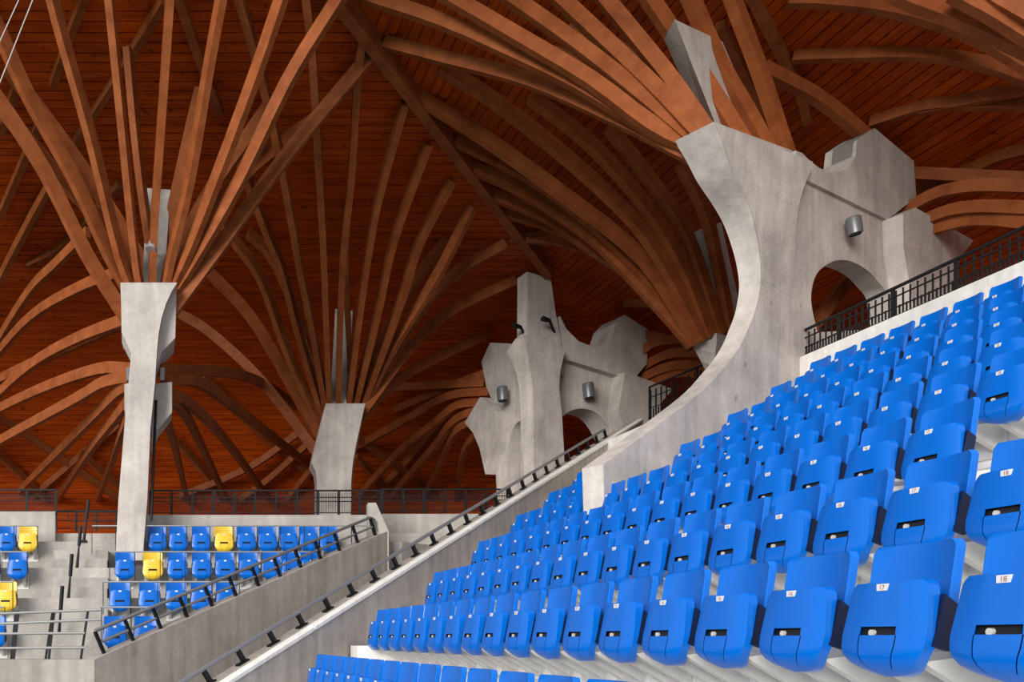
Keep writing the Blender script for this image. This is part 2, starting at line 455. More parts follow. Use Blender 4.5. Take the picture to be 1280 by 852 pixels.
def back_mesh(mat):
    xs = [-1, -0.96, -0.85, -0.6, -0.3, 0, 0.3, 0.6, 0.85, 0.96, 1]; zs = [0.16, 0.22, 0.30, 0.38, 0.45, 0.490, 0.507, 0.515]
    vs = []; fs = []; na, ns = len(xs), len(zs)
    for lay in (0, 1):
        for z in zs:
            h = 0.180 if z < 0.485 else 0.180-0.020*((z-0.485)/0.03)**2
            for a in xs:
                y = 0.100+0.14*(z-0.2)-0.030*abs(a)**2.5
                if abs(a) > 0.97: y += 0.008
                vs.append((a*h, y+((0.020+0.006*abs(a)**4) if lay else 0), z))
    idx = lambda l, i, j: l*na*ns+i*na+j
    for i in range(ns-1):
        for j in range(na-1):
            fs.append((idx(0, i, j), idx(0, i, j+1), idx(0, i+1, j+1), idx(0, i+1, j)))
            fs.append((idx(1, i, j), idx(1, i+1, j), idx(1, i+1, j+1), idx(1, i, j+1)))
    for j in range(na-1):
        fs.append((idx(0, 0, j+1), idx(0, 0, j), idx(1, 0, j), idx(1, 0, j+1)))
        fs.append((idx(0, ns-1, j), idx(0, ns-1, j+1), idx(1, ns-1, j+1), idx(1, ns-1, j)))
    for i in range(ns-1):
        fs.append((idx(0, i, 0), idx(0, i+1, 0), idx(1, i+1, 0), idx(1, i, 0)))
        fs.append((idx(0, i+1, na-1), idx(0, i, na-1), idx(1, i, na-1), idx(1, i+1, na-1)))
    return mesh('backrest', vs, fs, mat, 40, recalc=False)
def bracket_mesh():
    b = MB()
    for x in (-0.10, 0.10):
        b.add([(x-0.02, 0.04, 0.06), (x-0.02, 0.37, 0.10), (x-0.02, 0.37, -0.14), (x-0.02, 0.10, 0.02),
               (x+0.02, 0.04, 0.06), (x+0.02, 0.37, 0.10), (x+0.02, 0.37, -0.14), (x+0.02, 0.10, 0.02)],
              [(0, 1, 2, 3), (7, 6, 5, 4), (0, 4, 5, 1), (1, 5, 6, 2), (2, 6, 7, 3), (3, 7, 4, 0)])
    b.box((-0.16, 0.345, -0.16), (0.16, 0.372, 0.12))
    return mesh('bracket', b.v, b.f, M['bracket'])
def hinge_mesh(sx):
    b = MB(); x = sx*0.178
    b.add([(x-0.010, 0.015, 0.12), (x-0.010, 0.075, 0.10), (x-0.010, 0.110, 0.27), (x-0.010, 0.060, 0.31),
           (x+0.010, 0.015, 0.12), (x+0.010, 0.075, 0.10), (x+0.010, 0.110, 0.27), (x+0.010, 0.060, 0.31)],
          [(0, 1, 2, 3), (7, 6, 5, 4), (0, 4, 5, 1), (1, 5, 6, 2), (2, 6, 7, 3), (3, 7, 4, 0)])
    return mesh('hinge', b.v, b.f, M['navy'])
def plate_mesh():
    q = [(-0.024, 0.332), (0.020, 0.332), (0.026, 0.358), (-0.024, 0.358)]
    b = MB(); b.add([(x, -0.006, z) for x, z in q]+[(x, 0.004, z) for x, z in q],
                    [(0, 1, 2, 3), (7, 6, 5, 4), (0, 4, 5, 1), (1, 5, 6, 2), (2, 6, 7, 3), (3, 7, 4, 0)])
    return mesh('number_plate', b.v, b.f, M['plate'])
def peg_mesh():
    b = MB(); b.tube([(-0.040, -0.014, 0.170), (-0.040, 0.00, 0.170)], 0.013, 10); return mesh('peg', b.v, b.f, M['bracket'])
PAN = {'blue': pan_mesh(M['blue']), 'yellow': pan_mesh(M['yellow'])}
BACK = {'blue': back_mesh(M['blue']), 'yellow': back_mesh(M['yellow'])}
SLOT_SHADE, BRK, PLT, PEG = slot_shade_mesh(), bracket_mesh(), plate_mesh(), peg_mesh()
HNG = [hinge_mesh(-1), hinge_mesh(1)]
DIG = {}
def digits(n):
    if n not in DIG:
        cu = bpy.data.curves.new('num', 'FONT'); cu.body = str(n); cu.size = 0.025; cu.align_x = 'CENTER'; cu.offset = 0.0003
        to = bpy.data.objects.new('num', cu); C.objects.link(to)
        dg = bpy.context.evaluated_depsgraph_get(); me = bpy.data.meshes.new_from_object(to.evaluated_get(dg))
        bpy.data.objects.remove(to); me.materials.clear(); me.materials.append(M['ink'])
        me.transform(Matrix.Translation((0.0, -0.0068, 0.3362)) @ Matrix.Rotation(math.pi/2, 4, 'X'))
        DIG[n] = me
    return DIG[n]
def seat(loc, rz, colour, label, group, num=None, detail=True):
    r = empty('stadium_seat', loc, rz); setp(r, label, 'seat', group)
    pn = link('seat_pan', PAN[colour], r)
    link('backrest', BACK[colour], r)
    link('slot', SLOT_SHADE, pn)
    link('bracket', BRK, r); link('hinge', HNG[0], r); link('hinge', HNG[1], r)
    p = link('number_plate', PLT, r)
    if detail: link('peg', PEG, pn)
    if num: link('digits', digits(num), p)
    return r
PITCH = 0.452
ROWN = {7: 'top row below the black railing', 6: 'second row below the black railing', 5: 'third row below the black railing', 4: 'fourth row below the black railing',
        3: 'fifth row below the black railing', 2: 'sixth row below the black railing', 1: 'seventh row below the black railing', 0: 'eighth row below the black railing', -1: 'ninth row below the black railing'}
def fin_y(x): return 7.535+0.556*x
for k in range(-1, 8):
    yl = Xs(k)+7.82
    if k == 0: pit = 0.46
    else: pit = PITCH
    n = 0
    idx_fin = 0
    while True:
        yc = yl-pit*(n+0.5)
        if k == 0: yc = 10.80-0.46*(n+0.5)+0.03
        n += 1
        if (Xs(k)*F/yc)+U0 > 1330 or n > 20: break
        if k == 2 and yc < 5.05: break
        if k == -1 and (V0-(Zs(k)+0.18)*F/(yc+0.2)) > 860: break
        beyond = yc > fin_y(Xs(k))-0.1
        if k >= 4 and abs(yc-fin_y(Xs(k)+0.15)) < 0.37+(0.35 if yc > fin_y(Xs(k)) else 0): continue
        if k >= 6 and beyond: continue
        num = n if n <= 18 else None
        if k <= 3 or (k <= 5 and beyond):
            lab = 'blue folded stadium seat, %s from the stair parapet, %s' % (NUM[n], ROWN[k]); idx_fin = 0
        else:
            idx_fin += 1
            lab = 'blue folded stadium seat, %s from the curved concrete fin, %s' % (NUM[idx_fin], ROWN[k])
        seat((Xs(k), yc, Zs(k)-PH), -math.pi/2, 'blue', lab, 'blue seats of the right-hand bank', num)
# far stand
LS = {3: [(8, 'b'), (34.5, 'y'), (196.5, 'b'), (223, 'b'), (251.5, 'b'), (280, 'y'), (308, 'b'), (334.5, 'b'), (361, 'b'), (386.5, 'b'), (412, 'b')],
      2: [(-13, 'b'), (21.5, 'b'), (156, 'b'), (191, 'y'), (222, 'b'), (252.5, 'b'), (281.5, 'b'), (311, 'b'), (339.5, 'b'), (365, 'b'), (389, 'b')],
      1: [(-28, 'b'), (7, 'y'), (150, 'b'), (187, 'b'), (220.5, 'b'), (252, 'b'), (283.5, 'b')],
      0: [(-8, 'b'), (143.5, 'b'), (182, 'b')]}
LROW = {3: 'top far row', 2: 'second far row', 1: 'third far row', 0: 'lowest far row'}
for k, row in LS.items():
    right = [u for u, c in row if u > 100]
    for u, c in row:
        nm = {'b': 'blue', 'y': 'yellow'}[c]
        if u > 100: lab = '%s folded seat, %s from the aisle steps on the column side, %s' % (nm, NUM[right.index(u)+1], LROW[k])
        else: lab = '%s folded seat, %s across the aisle steps from the columns, %s' % (nm, 'second' if (u < 0 and k in (1, 2)) or u == 8 else 'first', LROW[k])
        seat(((u-U0)/F*Yl(k), Yl(k), Zl(k)-PH-0.08), 0.0, nm, lab, 'seats of the far stand', None, False)

# ------------------------------------------------------------------ concrete fin with arch (right)
FD = (0.874, 0.486); FN = Vector((-0.486, 0.874, 0)); FP = (0, 7.535)
def fp(u, v): return Wpl(u, v, FP, FD)
fin = empty('concrete_fin', fp(950, 470)); setp(fin, 'big curved concrete fin with arched doorway rising behind the blue seats', 'concrete fin')
arris = [(892, 152), (903, 180), (913, 210), (928, 240), (939, 267), (946.5, 300), (950, 325), (951, 349), (948, 370), (944.5, 386), (937, 406), (929.5, 424), (920, 440), (909, 454), (882.5, 484), (845, 514), (800, 547), (754, 580.5)]
low = [(756, 640), (860, 600), (1000, 520), (1190, 430), (1192, 335), (1175, 330), (1192.5, 308)]
up = [(1119, 268), (1141, 248), (1138, 203), (1089, 162), (1067, 177), (1065, 196), (1058, 210), (1046, 217), (1033, 217), (1020, 212), (1008, 203), (998, 193), (990, 188)]
hole = [(1022, 415), (1016, 390), (1014, 367), (1021, 342), (1040, 327), (1060, 325.5), (1082, 336), (1097, 351), (1108, 366), (1116, 395), (1118, 410)]
def fth(p):
    # thickness grows towards the capital
    z = p.z; t = 0.29
    t += 0.24*min(1, max(0, (z-5.2)/2.15))**1.6*min(1, max(0, (10.3-p.x)/0.8))
    return FN*t
plate('fin_body', [[fp(*q) for q in dens(arris)+low+up[:5]+dens(up[5:11])+up[11:]], [fp(*q) for q in dens(hole)]], fth, M['conc'], fin)
# proud capital that widens to carry the ribs
cap = [(895, 154), (1002, 208), (997, 224), (989, 244), (986, 262), (987, 285), (990, 330), (990, 372), (954, 349), (949.5, 300), (942, 267), (931, 240), (916, 210), (906, 180)]
def cap_out(q): return 0.15 if q in ((1002, 208), (997, 224), (989, 244)) else {(986, 262): 0.13, (987, 285): 0.08, (990, 330): 0.03}.get(q, 0.0)
plate('capital', [[fp(*q)-FN*(cap_out(q)+0.003) for q in cap]], lambda p: FN*0.12, M['conc'], fin)
for (u, v, r) in ((984, 347, .035), (963, 378, .04), (1000, 381, .035), (965, 271, .03), (931, 455, .045), (920, 497, .05), (1150, 300, .03)):
    p = fp(u, v); o = MB().tube([p-FN*0.004, p+FN*0.02], r, 12).build('tie_hole', M['wallc'], fin)
# upper sloping web between capital and spike, and the blunt side spike
plate('side_spike', [[fp(*q)-FN*0.28 for q in [(1103, 276), (1119, 268), (1192.5, 308), (1175, 330), (1165, 395), (1118, 400), (1108, 340), (1104, 318)]]], FN*0.62, M['conc'], fin)
plate('upper_web', [[fp(*q)-FN*0.05 for q in [(998, 224), (990, 190), (998, 193), (1008, 203), (1020, 212), (1033, 217), (1046, 217), (1058, 210), (1065, 196), (1067, 177), (1089, 162), (1138, 203), (1141, 248), (1112, 270), (1105, 276)]]], FN*0.45, M['conc'], fin)
# post rising behind the ribs
def fq(u, v, o): return Wpl(u, v, (FP[0]+FN.x*o, FP[1]+FN.y*o), FD)
b = MB(); b.hexa([fq(904, 180, .36), fq(972, 212, .36), fq(968, 212, .75), fq(896, 195, .75), fq(843, 24, .45), fq(903, 52, .45), fq(892, 66, .85), fq(830, 49, .85)])
b.build('finial_post', M['conc'], fin)
# lamp on the fin
def wall_lamp(p, r, h, label, up=(0.25, -0.1, 1)):
    t = empty('wall_lamp', p); setp(t, label, 'lamp', 'cylinder lamps on the concrete')
    a = Vector(p); d = Vector(up).normalized()*h/2
    b = MB(); b.tube([a-d, a-d*0.96, a+d*0.8, a+d], [r*0.9, r, r, r*0.86], 16); b.build('housing', M['lamp'], t, 35)
    b = MB(); b.tube([a-d*1.01, a-d*1.12], r*0.75, 16); b.build('lens', M['dark'], t)
    b = MB(); b.bar(a, a+Vector((0.08, 0.16, 0)), 0.05, 0.06); b.build('mount', M['black'], t)
wall_lamp(fp(1053, 287)-FN*0.16, 0.105, 0.28, 'grey cylinder lamp on the curved concrete fin above its arch', (-0.15, 0, 1))

# second fin seen through the curve of the first
def box_post(name, a, c, wx, wy, mat, parent, taper=1.0):
    a = Vector(a); c = Vector(c)
    def sq(p, s): return [p+Vector((-wx*s, -wy*s, 0)), p+Vector((wx*s, -wy*s, 0)), p+Vector((wx*s, wy*s, 0)), p+Vector((-wx*s, wy*s, 0))]
    return loft(name, [sq(a, 1), sq(c, taper)], mat, parent)
f3 = empty('concrete_fin', W(890, 500, 17.5)); setp(f3, 'pale concrete column head glimpsed through the curve of the big fin', 'concrete fin')
Y3 = 17.5
secs = []
for (ul, ua, ur, v) in [(862, 896, 918, 420), (868, 896, 919, 430), (876, 894, 920, 445), (884, 893, 922, 462), (888, 894, 924, 480), (889, 895, 926, 560)]:
    secs.append([W(ul, v+6, Y3+0.35), W(ua, v-4, Y3), W(ur, v+2, Y3+0.3), W(ur-20, v+4, Y3+0.9)])
loft('capital', secs, M['conc'], f3)
b = MB(); b.bar(W(908, 430, Y3+0.75), W(876, 288, Y3+0.45), 0.62, 0.40); b.build('finial_post', M['conc'], f3)

# ------------------------------------------------------------------ corner tower
YT = 22.0
def Z3(a, b_): return (580+a/3.0423, 330+b_/3.0423)      # from the enlarged view of the tower
TP = W(667, 500, YT)
tw = empty('concrete_tower', W(667, 640, YT)); setp(tw, 'corner concrete tower with two arched wings and spiky crown above the stair', 'concrete tower')
ra, la = math.radians(15), math.radians(100)
DR = (math.cos(ra), math.sin(ra)); DL = (math.cos(la), math.sin(la))
NR = Vector((-DR[1], DR[0], 0)); NL = Vector((DL[1], -DL[0], 0))
def wr(q, o=0.0): return Wpl(*Z3(*q), (TP.x, TP.y), DR)+NR*o
def wl(q, o=0.0): return Wpl(*Z3(*q), (TP.x, TP.y), DL)+NL*o
rw = [(300, 190), (352, 180), (385, 250), (430, 295), (490, 318), (540, 305), (560, 270), (575, 225), (605, 195), (693, 250), (690, 380), (640, 440), (765, 485), (725, 530), (710, 640), (715, 760), (300, 900)]
rh = [(372, 870), (375, 620), (385, 582), (420, 552), (470, 543), (520, 560), (555, 600), (585, 660), (600, 740)]
plate('right_wing', [[wr(q, 0.15) for q in rw], [wr(q, 0.15) for q in dens(rh)]], NR*0.6, M['conc'], tw)
plate('right_upper_web', [[wr(q, -0.05) for q in [(360, 200), (385, 250), (430, 295), (490, 318), (540, 305), (560, 270), (575, 225), (605, 195), (693, 250), (690, 380), (640, 440), (580, 425), (375, 362)]]], NR*0.5, M['conc'], tw)
plate('right_spike', [[wr(q, -0.25) for q in [(583, 420), (600, 425), (765, 485), (725, 530), (710, 640), (712, 740), (600, 720), (575, 630), (560, 560)]]], NR*0.9, M['conc'], tw)
lw = [(232, 300), (165, 370), (150, 300), (93, 298), (60, 372), (80, 470), (97, 508), (38, 605), (70, 642), (95, 700), (115, 800), (120, 900), (232, 900)]
lh = [(158, 870), (162, 720), (170, 660), (182, 622), (196, 602), (208, 596), (212, 870)]
plate('left_wing', [[wl(q, 0.05) for q in lw], [wl(q, 0.05) for q in dens(lh[:6])+lh[6:]]], NL*0.7, M['conc'], tw)
plate('left_spike', [[wl(q, -0.30) for q in [(97, 508), (38, 605), (70, 642), (95, 700), (118, 800), (150, 700), (158, 640), (155, 560), (130, 530)]]], NL*0.5, M['conc'], tw)
# shaft with its flared head, then the square post above
secs = []
for (ul, ua, ur, b_) in [(232, 268, 384, 860), (222, 266, 380, 700), (216, 265, 372, 560), (210, 262, 362, 470), (198, 255, 366, 410), (180, 245, 376, 365), (163, 238, 384, 330), (195, 232, 340, 285), (215, 226, 270, 268)]:
    A = W(*Z3(ua, b_), YT-0.55); R = Wpl(*Z3(ur, b_), (A.x, A.y), (0.94, 0.34)); Lp = Wpl(*Z3(ul, b_), (A.x, A.y), (-0.34, 0.94))
    bk = R+Lp-A
    secs.append([A, R, bk, Lp])
loft('shaft', secs, M['conc'], tw)
secs = []
for (ul, ua, ur, b_) in [(203, 240, 378, 420), (202, 238, 372, 300), (202, 240, 350, 195), (203, 241, 338, 110), (203, 240, 330, 55)]:
    A = W(*Z3(ua, b_), YT-0.25); R = Wpl(*Z3(ur, b_), (A.x, A.y), (0.94, 0.34)); Lp = Wpl(*Z3(ul, b_), (A.x, A.y), (-0.34, 0.94))
    secs.append([A, R, R+Lp-A, Lp])
top = secs[-1]; top[0] = top[0]+Vector((0, 0, 0.18)); 
loft('post', secs, M['conc'], tw)
wall_lamp(wr((468, 482), -0.05), 0.14, 0.40, 'grey cylinder lamp on the tower wing facing the blue seats', (-0.1, 0, 1))
wall_lamp(wl((178, 494), -0.25), 0.14, 0.38, 'grey cylinder lamp on the narrow tower wing facing the far stand', (-0.05, 0, 1))
for q, fn, lab in (((215, 240), wl, 'small dark spotlight on the narrow side of the tower post'), ((325, 215), wr, 'small dark spotlight on the wide side of the tower post')):
    p = W(*Z3(*q), YT-0.35); t = empty('spotlight', p); setp(t, lab, 'spotlight', 'spotlights on the tower post')
    b = MB(); b.tube([p, p+Vector((-0.22, -0.1, 0.02))], [0.05, 0.07], 10); b.build('housing', M['black'], t, 35)
    b = MB(); b.bar(p+Vector((0, 0, 0.02)), p+Vector((0.35, 0.45, -0.15)), 0.05, 0.05); b.build('bracket', M['black'], t)

# ------------------------------------------------------------------ columns of the far stand
YC = 16.3
c1 = empty('concrete_column', W(165, 693, YC)); setp(c1, 'slender concrete column with flared head beside the aisle steps', 'column', 'columns of the far stand')
secs = []
for (ul, ur, v, dep) in [(144, 178, 700, 0.5), (148, 184, 625, 0.5), (155.5, 188, 533, 0.5), (160.5, 193.5, 480, 0.5), (164, 196, 441, 0.5), (158, 197, 428, 0.55), (152.5, 198.5, 415, 0.6), (152, 202, 397, 0.7), (151.5, 207.5, 379, 0.8), (151, 214.5, 364, 0.9), (150.5, 221.5, 353, 0.9)]:
    secs.append([W(ul, v, YC), W(ur, v, YC), W(ur, v, YC)+Vector((0.02, dep, 0)), W(ul, v, YC)+Vector((-0.02, dep, 0))])
loft('shaft', secs, M['conc'], c1)
plate('capital_side', [[W(u, v, YC+0.3) for u, v in [(221, 356), (219, 422), (202, 440), (196, 460), (190, 440), (152, 416), (151, 353)]]], Vector((0, 0.9, 0)), M['conc'], c1)
plate('back_arm', [[W(u, v, YC+0.5) for u, v in [(190, 480), (215, 477), (215, 515), (198, 536), (190, 560)]]], Vector((0, 0.7, 0)), M['conc'], c1)
plate('back_arm', [[W(u, v, YC+0.5) for u, v in [(165, 478), (155.5, 480), (155.5, 512), (165, 530)]]], Vector((0, 0.7, 0)), M['conc'], c1)
b = MB(); b.hexa([W(u, v, y) for u, v, y in [(177, 372, 16.7), (204, 372, 16.7), (206, 372, 17.2), (180, 372, 17.2), (184, 235, 17.0), (213, 237, 17.0), (213, 240, 17.4), (186, 240, 17.4)]]); b.build('finial_post', M['conc'], c1)
for u in (160.5, 203):
    b = MB(); b.box(W(u-2.5, 475, YC+0.6), W(u+2.5, 462, YC+0.75)); b.build('junction_box', M['lamp'], c1)
b = MB(); b.tube([W(189, 650, YC+0.1), W(195, 500, YC+0.3)], 0.03, 8); b.build('downpipe', M['black'], c1)
p = W(191.5, 304, 16.3); t = empty('spotlight', p); setp(t, 'round metal spotlight hanging by the post of the slender column', 'spotlight')
b = MB(); b.tube([p, p+Vector((-0.05, -0.05, -0.16))], [0.09, 0.11], 12); b.build('housing', M['galv'], t, 35)
b = MB(); b.bar(p, p+Vector((0.03, 0.45, 0.02)), 0.05, 0.05); b.build('bracket', M['black'], t)

YC2 = 22.0
c2 = empty('concrete_column', W(418, 650, YC2)); setp(c2, 'stout leaning concrete column behind the far railing', 'column', 'columns of the far stand')
secs = []
for (ul, ur, v, dep) in [(396, 438.5, 690, 0.8), (396, 438.5, 640, 0.8), (396, 439, 600, 0.8), (394.5, 440, 588, 0.8), (389, 441, 578, 0.85), (394, 445, 556, 0.9), (400, 450, 533, 0.95), (407.5, 456.5, 504, 1.0)]:
    secs.append([W(ul, v, YC2), W(ur, v, YC2), W(ur, v, YC2)+Vector((0.22, dep, 0)), W(ul, v, YC2)+Vector((0.1, dep, 0))])
loft('shaft', secs, M['conc'], c2)
b = MB(); b.hexa([W(u, v, y) for u, v, y in [(412, 520, 22.3), (434, 520, 22.3), (436, 520, 22.9), (416, 520, 22.9), (419, 386, 22.3), (441, 388, 22.3), (441, 392, 22.8), (420, 392, 22.8)]]); b.build('finial_post', M['conc'], c2)

# ------------------------------------------------------------------ timber ribs
def fan(name_label, cat_loc, ribs, wd=0.15, dp=0.30, group='fans of roof ribs'):
    """ribs: list of (pixel points, start depth, end depth or None = on the roof)"""
    root = empty('timber_rib_fan', cat_loc); setp(root, name_label, 'roof ribs', group)
    for r in ribs:
        pts, y0, y1 = r[:3]
        wd_, dp_ = (r[3], r[4]) if len(r) > 3 else (wd, dp)
        # ribs that leave the picture sideways run on to the vault
        (ua, va), (ub, vb) = pts[-2:]
        if (ub <= 0 or ub >= 1280) and vb > 0:
            t = 80/abs(ub-ua); pts = list(pts)+[(ub+(ub-ua)*t, vb+(vb-va)*t*1.1)]
            if y1 is not None: y1 = min(y1, hit(*pts[-1], drop=dp_*0.45))
        if y1 is None: y1 = hit(*pts[-1], drop=dp_*0.45)
        # depth follows the run of the rib along the picked points
        L = [0]
        for a, c in zip(pts, pts[1:]): L.append(L[-1]+math.hypot(c[0]-a[0], c[1]-a[1]))
        inv0, inv1 = 1/y0, 1/y1
        P = []
        for (u, v), l in zip(pts, L):
            t = l/L[-1]; Y = 1/(inv0+(inv1-inv0)*t)
            # keep it under the boards
            p = W(u, v, Y); lim = roofZ(p.x, p.y)-dp_*0.35
            if p.z > lim:
                Y = min(Y, hit(u, v, dp_*0.35)); p = W(u, v, Y)
            P.append(p)
        sweep(spline(P, 16), wd_, dp_).build('rib', M['rib'], root)
    return root
c1top = W(186, 356, YC+0.4)
fan('fan of long ribs springing from the slender column by the aisle', c1top, [
    ([(163, 405), (109, 319), (56, 214), (0, 128), (-30, 90)], 16.8, None),
    ([(166, 372), (137, 319), (94, 225), (37.5, 124), (0, 41), (-20, 0)], 16.8, None),
    ([(172, 372), (150, 319), (116, 180), (79, 49), (66, 0), (52, -50)], 16.75, None),
    ([(178, 370), (169, 319), (152, 150), (137, 0), (132, -50)], 16.75, None),
    ([(190, 370), (192, 293), (199, 188), (207, 75), (212, 0), (215, -50)], 16.75, None),
    ([(204, 370), (214, 319), (237, 225), (259, 94), (276, 0), (284, -50)], 16.75, None),
    ([(207, 372), (233, 319), (270, 225), (319, 94), (351, 0), (366, -45)], 16.75, None),
    ([(210, 376), (246, 319), (300, 225), (360, 101), (422.5, 0), (440, -30)], 16.8, None),
    ([(207, 400), (267, 319), (360.6, 191.5), (467.6, 64)], 16.8, None),
    # rear layer
    ([(185, 340), (130, 250), (70, 165), (10, 85)], 17.1, None),
    ([(185, 345), (120, 270), (60, 205), (-10, 120)], 17.2, None),
    ([(192, 335), (178, 240), (168, 150), (160, 60)], 17.1, None),
    ([(202, 335), (222, 240), (240, 160), (252, 110)], 17.1, None),
    ([(208, 340), (262, 240), (310, 170), (345, 120)], 17.1, None),
    ([(210, 345), (290, 235), (345, 185), (392, 150)], 17.2, None),
], 0.13, 0.26)
fan('fan of ribs arching down from the rear of the slender column', W(186, 480, YC+0.9), [
    ([(205, 476), (240, 475), (270, 491), (319, 529), (390, 584)], 17.2, None),
    ([(205, 488), (244, 510), (289, 559), (335, 622)], 17.2, None),
    ([(205, 500), (220, 503), (244, 540), (282, 622)], 17.2, None),
    ([(200, 510), (207, 521), (221.6, 570), (234, 624)], 17.2, None),
    ([(200, 462), (221, 463), (282, 465), (330, 480), (380, 514)], 17.2, None),
    ([(165, 461), (124, 461), (56, 484), (-10, 515)], 17.2, None),
    ([(165, 470), (130, 478), (94, 499), (-10, 556)], 17.2, None),
    ([(165, 483), (150, 488), (113, 525), (24, 614)], 17.2, None),
    ([(165, 495), (154, 510), (109, 567), (72, 624)], 17.2, None),
    ([(165, 510), (150, 545), (135, 590), (122, 624)], 17.2, None),
    ([(160, 398), (94, 424), (40, 455), (-10, 500)], 17.0, None),
    ([(150, 340), (98, 360), (40, 395), (-10, 450)], 18.0, None),
    ([(150, 405), (60, 445), (-10, 478)], 18.0, None),
    ([(110, 290), (70, 330), (37, 364), (-10, 440)], 18.5, None),
    ([(60, 235), (30, 290), (-10, 370)], 19.0, None),
], 0.13, 0.24)
fan('fan of long ribs springing from the stout leaning column', W(430, 506, YC2+0.4), [
    ([(396, 566), (327, 476), (263, 416), (222, 391)], 22.7, None),
    ([(398, 545), (353, 461), (312, 394), (263, 341)], 22.7, None),
    ([(400, 530), (361, 443), (327, 349), (293, 300), (265, 255)], 22.7, None),
    ([(404, 520), (375.6, 424), (353, 338), (338, 300), (300, 200)], 22.7, None),
    ([(408, 515), (391, 413), (375.6, 338), (353, 210), (327, 94), (300, 0), (290, -40)], 22.65, None),
    ([(412, 515), (407.5, 394), (404, 300), (398, 200), (391, 75), (383, 0), (380, -40)], 22.6, None),
    ([(422.5, 515), (426, 375), (430, 300), (439, 225), (447, 94), (455, 40)], 22.6, None),
    ([(434, 515), (449, 394), (463, 300), (475, 240), (506, 128)], 22.6, None),
    ([(441, 515), (471, 394), (492, 300), (535, 180)], 22.6, None),
    ([(449, 515), (501, 375), (522, 308), (565, 225)], 22.65, None),
    ([(451, 515), (486, 443), (546, 345), (590, 258)], 22.65, None),
    ([(453, 515), (513, 405), (565, 345), (632, 305)], 22.7, None),
    ([(452, 515), (509, 439), (561, 390), (644, 350)], 22.4, None),
    ([(452, 522), (480, 490), (524, 458), (612, 416)], 22.5, None),
    ([(410, 510), (390, 440), (345, 330), (310, 290)], 22.7, None),
    ([(440, 515), (436, 420), (432, 330), (436, 250)], 22.7, None),
    ([(446, 512), (470, 440), (520, 350), (560, 300)], 22.7, None),
], 0.14, 0.26)
fan('fan of ribs arching down from the narrow wing of the tower', W(600, 510, YT+2), [
    ([(612, 489), (561, 495), (513, 521), (440, 562)], 24.3, None),
    ([(612, 503), (573, 506), (543, 529), (501, 563), (447, 621)], 24.3, None),
    ([(608, 510), (569, 525), (539, 563), (488, 621)], 24.3, None),
    ([(604, 520), (569, 540), (550, 578), (529, 621)], 24.3, None),
    ([(606, 532), (580, 565), (571, 621)], 24.3, None),
    ([(612, 465), (560, 484), (494, 512)], 24.3, None),
    ([(606, 478), (569, 480), (494, 484)], 24.5, None),
], 0.14, 0.24)
fan('fan of heavy ribs springing from the head of the big concrete fin', fp(940, 180), [
    ([(866, 196), (775.6, 150), (663, 101), (550, 71), (481, 53)], 12.75, None),
    ([(868, 190), (794, 148), (719, 103), (633, 62), (550, 26), (456, -5)], 12.7, None),
    ([(872, 186), (813, 156), (738, 100), (644, 44), (569, 0), (500, -40)], 12.65, None),
    ([(876, 182), (794, 113), (719, 54), (637, -4), (580, -44)], 12.6, None),
    ([(884, 180), (830, 122), (775.6, 69), (700, -2), (660, -42)], 12.5, None),
    ([(892, 178), (850, 116), (813, 68), (757, 0), (724, -40)], 12.45, None),
    ([(938, 194), (894, 122), (856, 64), (807.5, -8), (786, -40)], 12.75, None),
    ([(972, 212), (934, 140), (901, 83), (864, 0), (846, -40)], 13.1, None),
    ([(992, 216), (970, 150), (950, 90), (916, 0), (901, -40)], 13.35, None),
    ([(905, 180), (850, 118), (790, 72), (715, 30)], 13.0, None),
    ([(900, 185), (820, 135), (740, 85), (650, 55)], 13.0, None),
], 0.15, 0.20)
fan('fan of heavy ribs springing from the column head seen through the fin', W(890, 430, Y3), [
    ([(872, 428), (805.6, 325), (700, 240), (606.6, 173), (522, 120)], 17.6, None),
    ([(880, 424), (836, 340), (794, 278), (719, 206), (625, 131), (550, 83)], 17.6, None),
    ([(888, 420), (851, 328), (805, 255), (738, 180), (663, 120)], 17.6, None),
    ([(901, 418), (858, 293), (813, 225), (760, 158)], 17.7, None),
    ([(914, 418), (895, 320), (880, 263), (851, 205)], 17.8, None),
    ([(868, 430), (768, 322), (719, 280), (644, 233), (580, 206)], 17.7, None),
    ([(870, 430), (790, 325), (682, 233), (569, 173)], 17.8, None),
    ([(866, 432), (800, 350), (734, 306), (682, 270), (606, 240)], 18.0, None),
    ([(866, 433), (805, 358), (757, 322), (700, 286), (625, 263)], 18.1, None),
    ([(866, 434), (800, 352), (746, 316), (700, 300), (640, 297)], 18.2, None),
], 0.15, 0.24)
fan('ribs arching away from the wide wing of the tower', W(800, 470, YT+3), [
    ([(790, 468), (830, 445), (868, 441), (930, 450)], 23.4, 21.0),
    ([(790, 478), (838, 458), (879, 458), (930, 470)], 23.4, 21.0),
    ([(796, 486), (845, 467), (884, 469), (930, 486)], 23.4, 21.0),
    ([(775, 412), (822, 422), (856, 430), (920, 445)], 23.2, 22.0),
    ([(780, 378), (808, 379), (850, 378)], 23.2, None),
    ([(780, 458), (815, 430), (850, 425), (900, 428)], 23.2, 22.0),
], 0.13, 0.24)
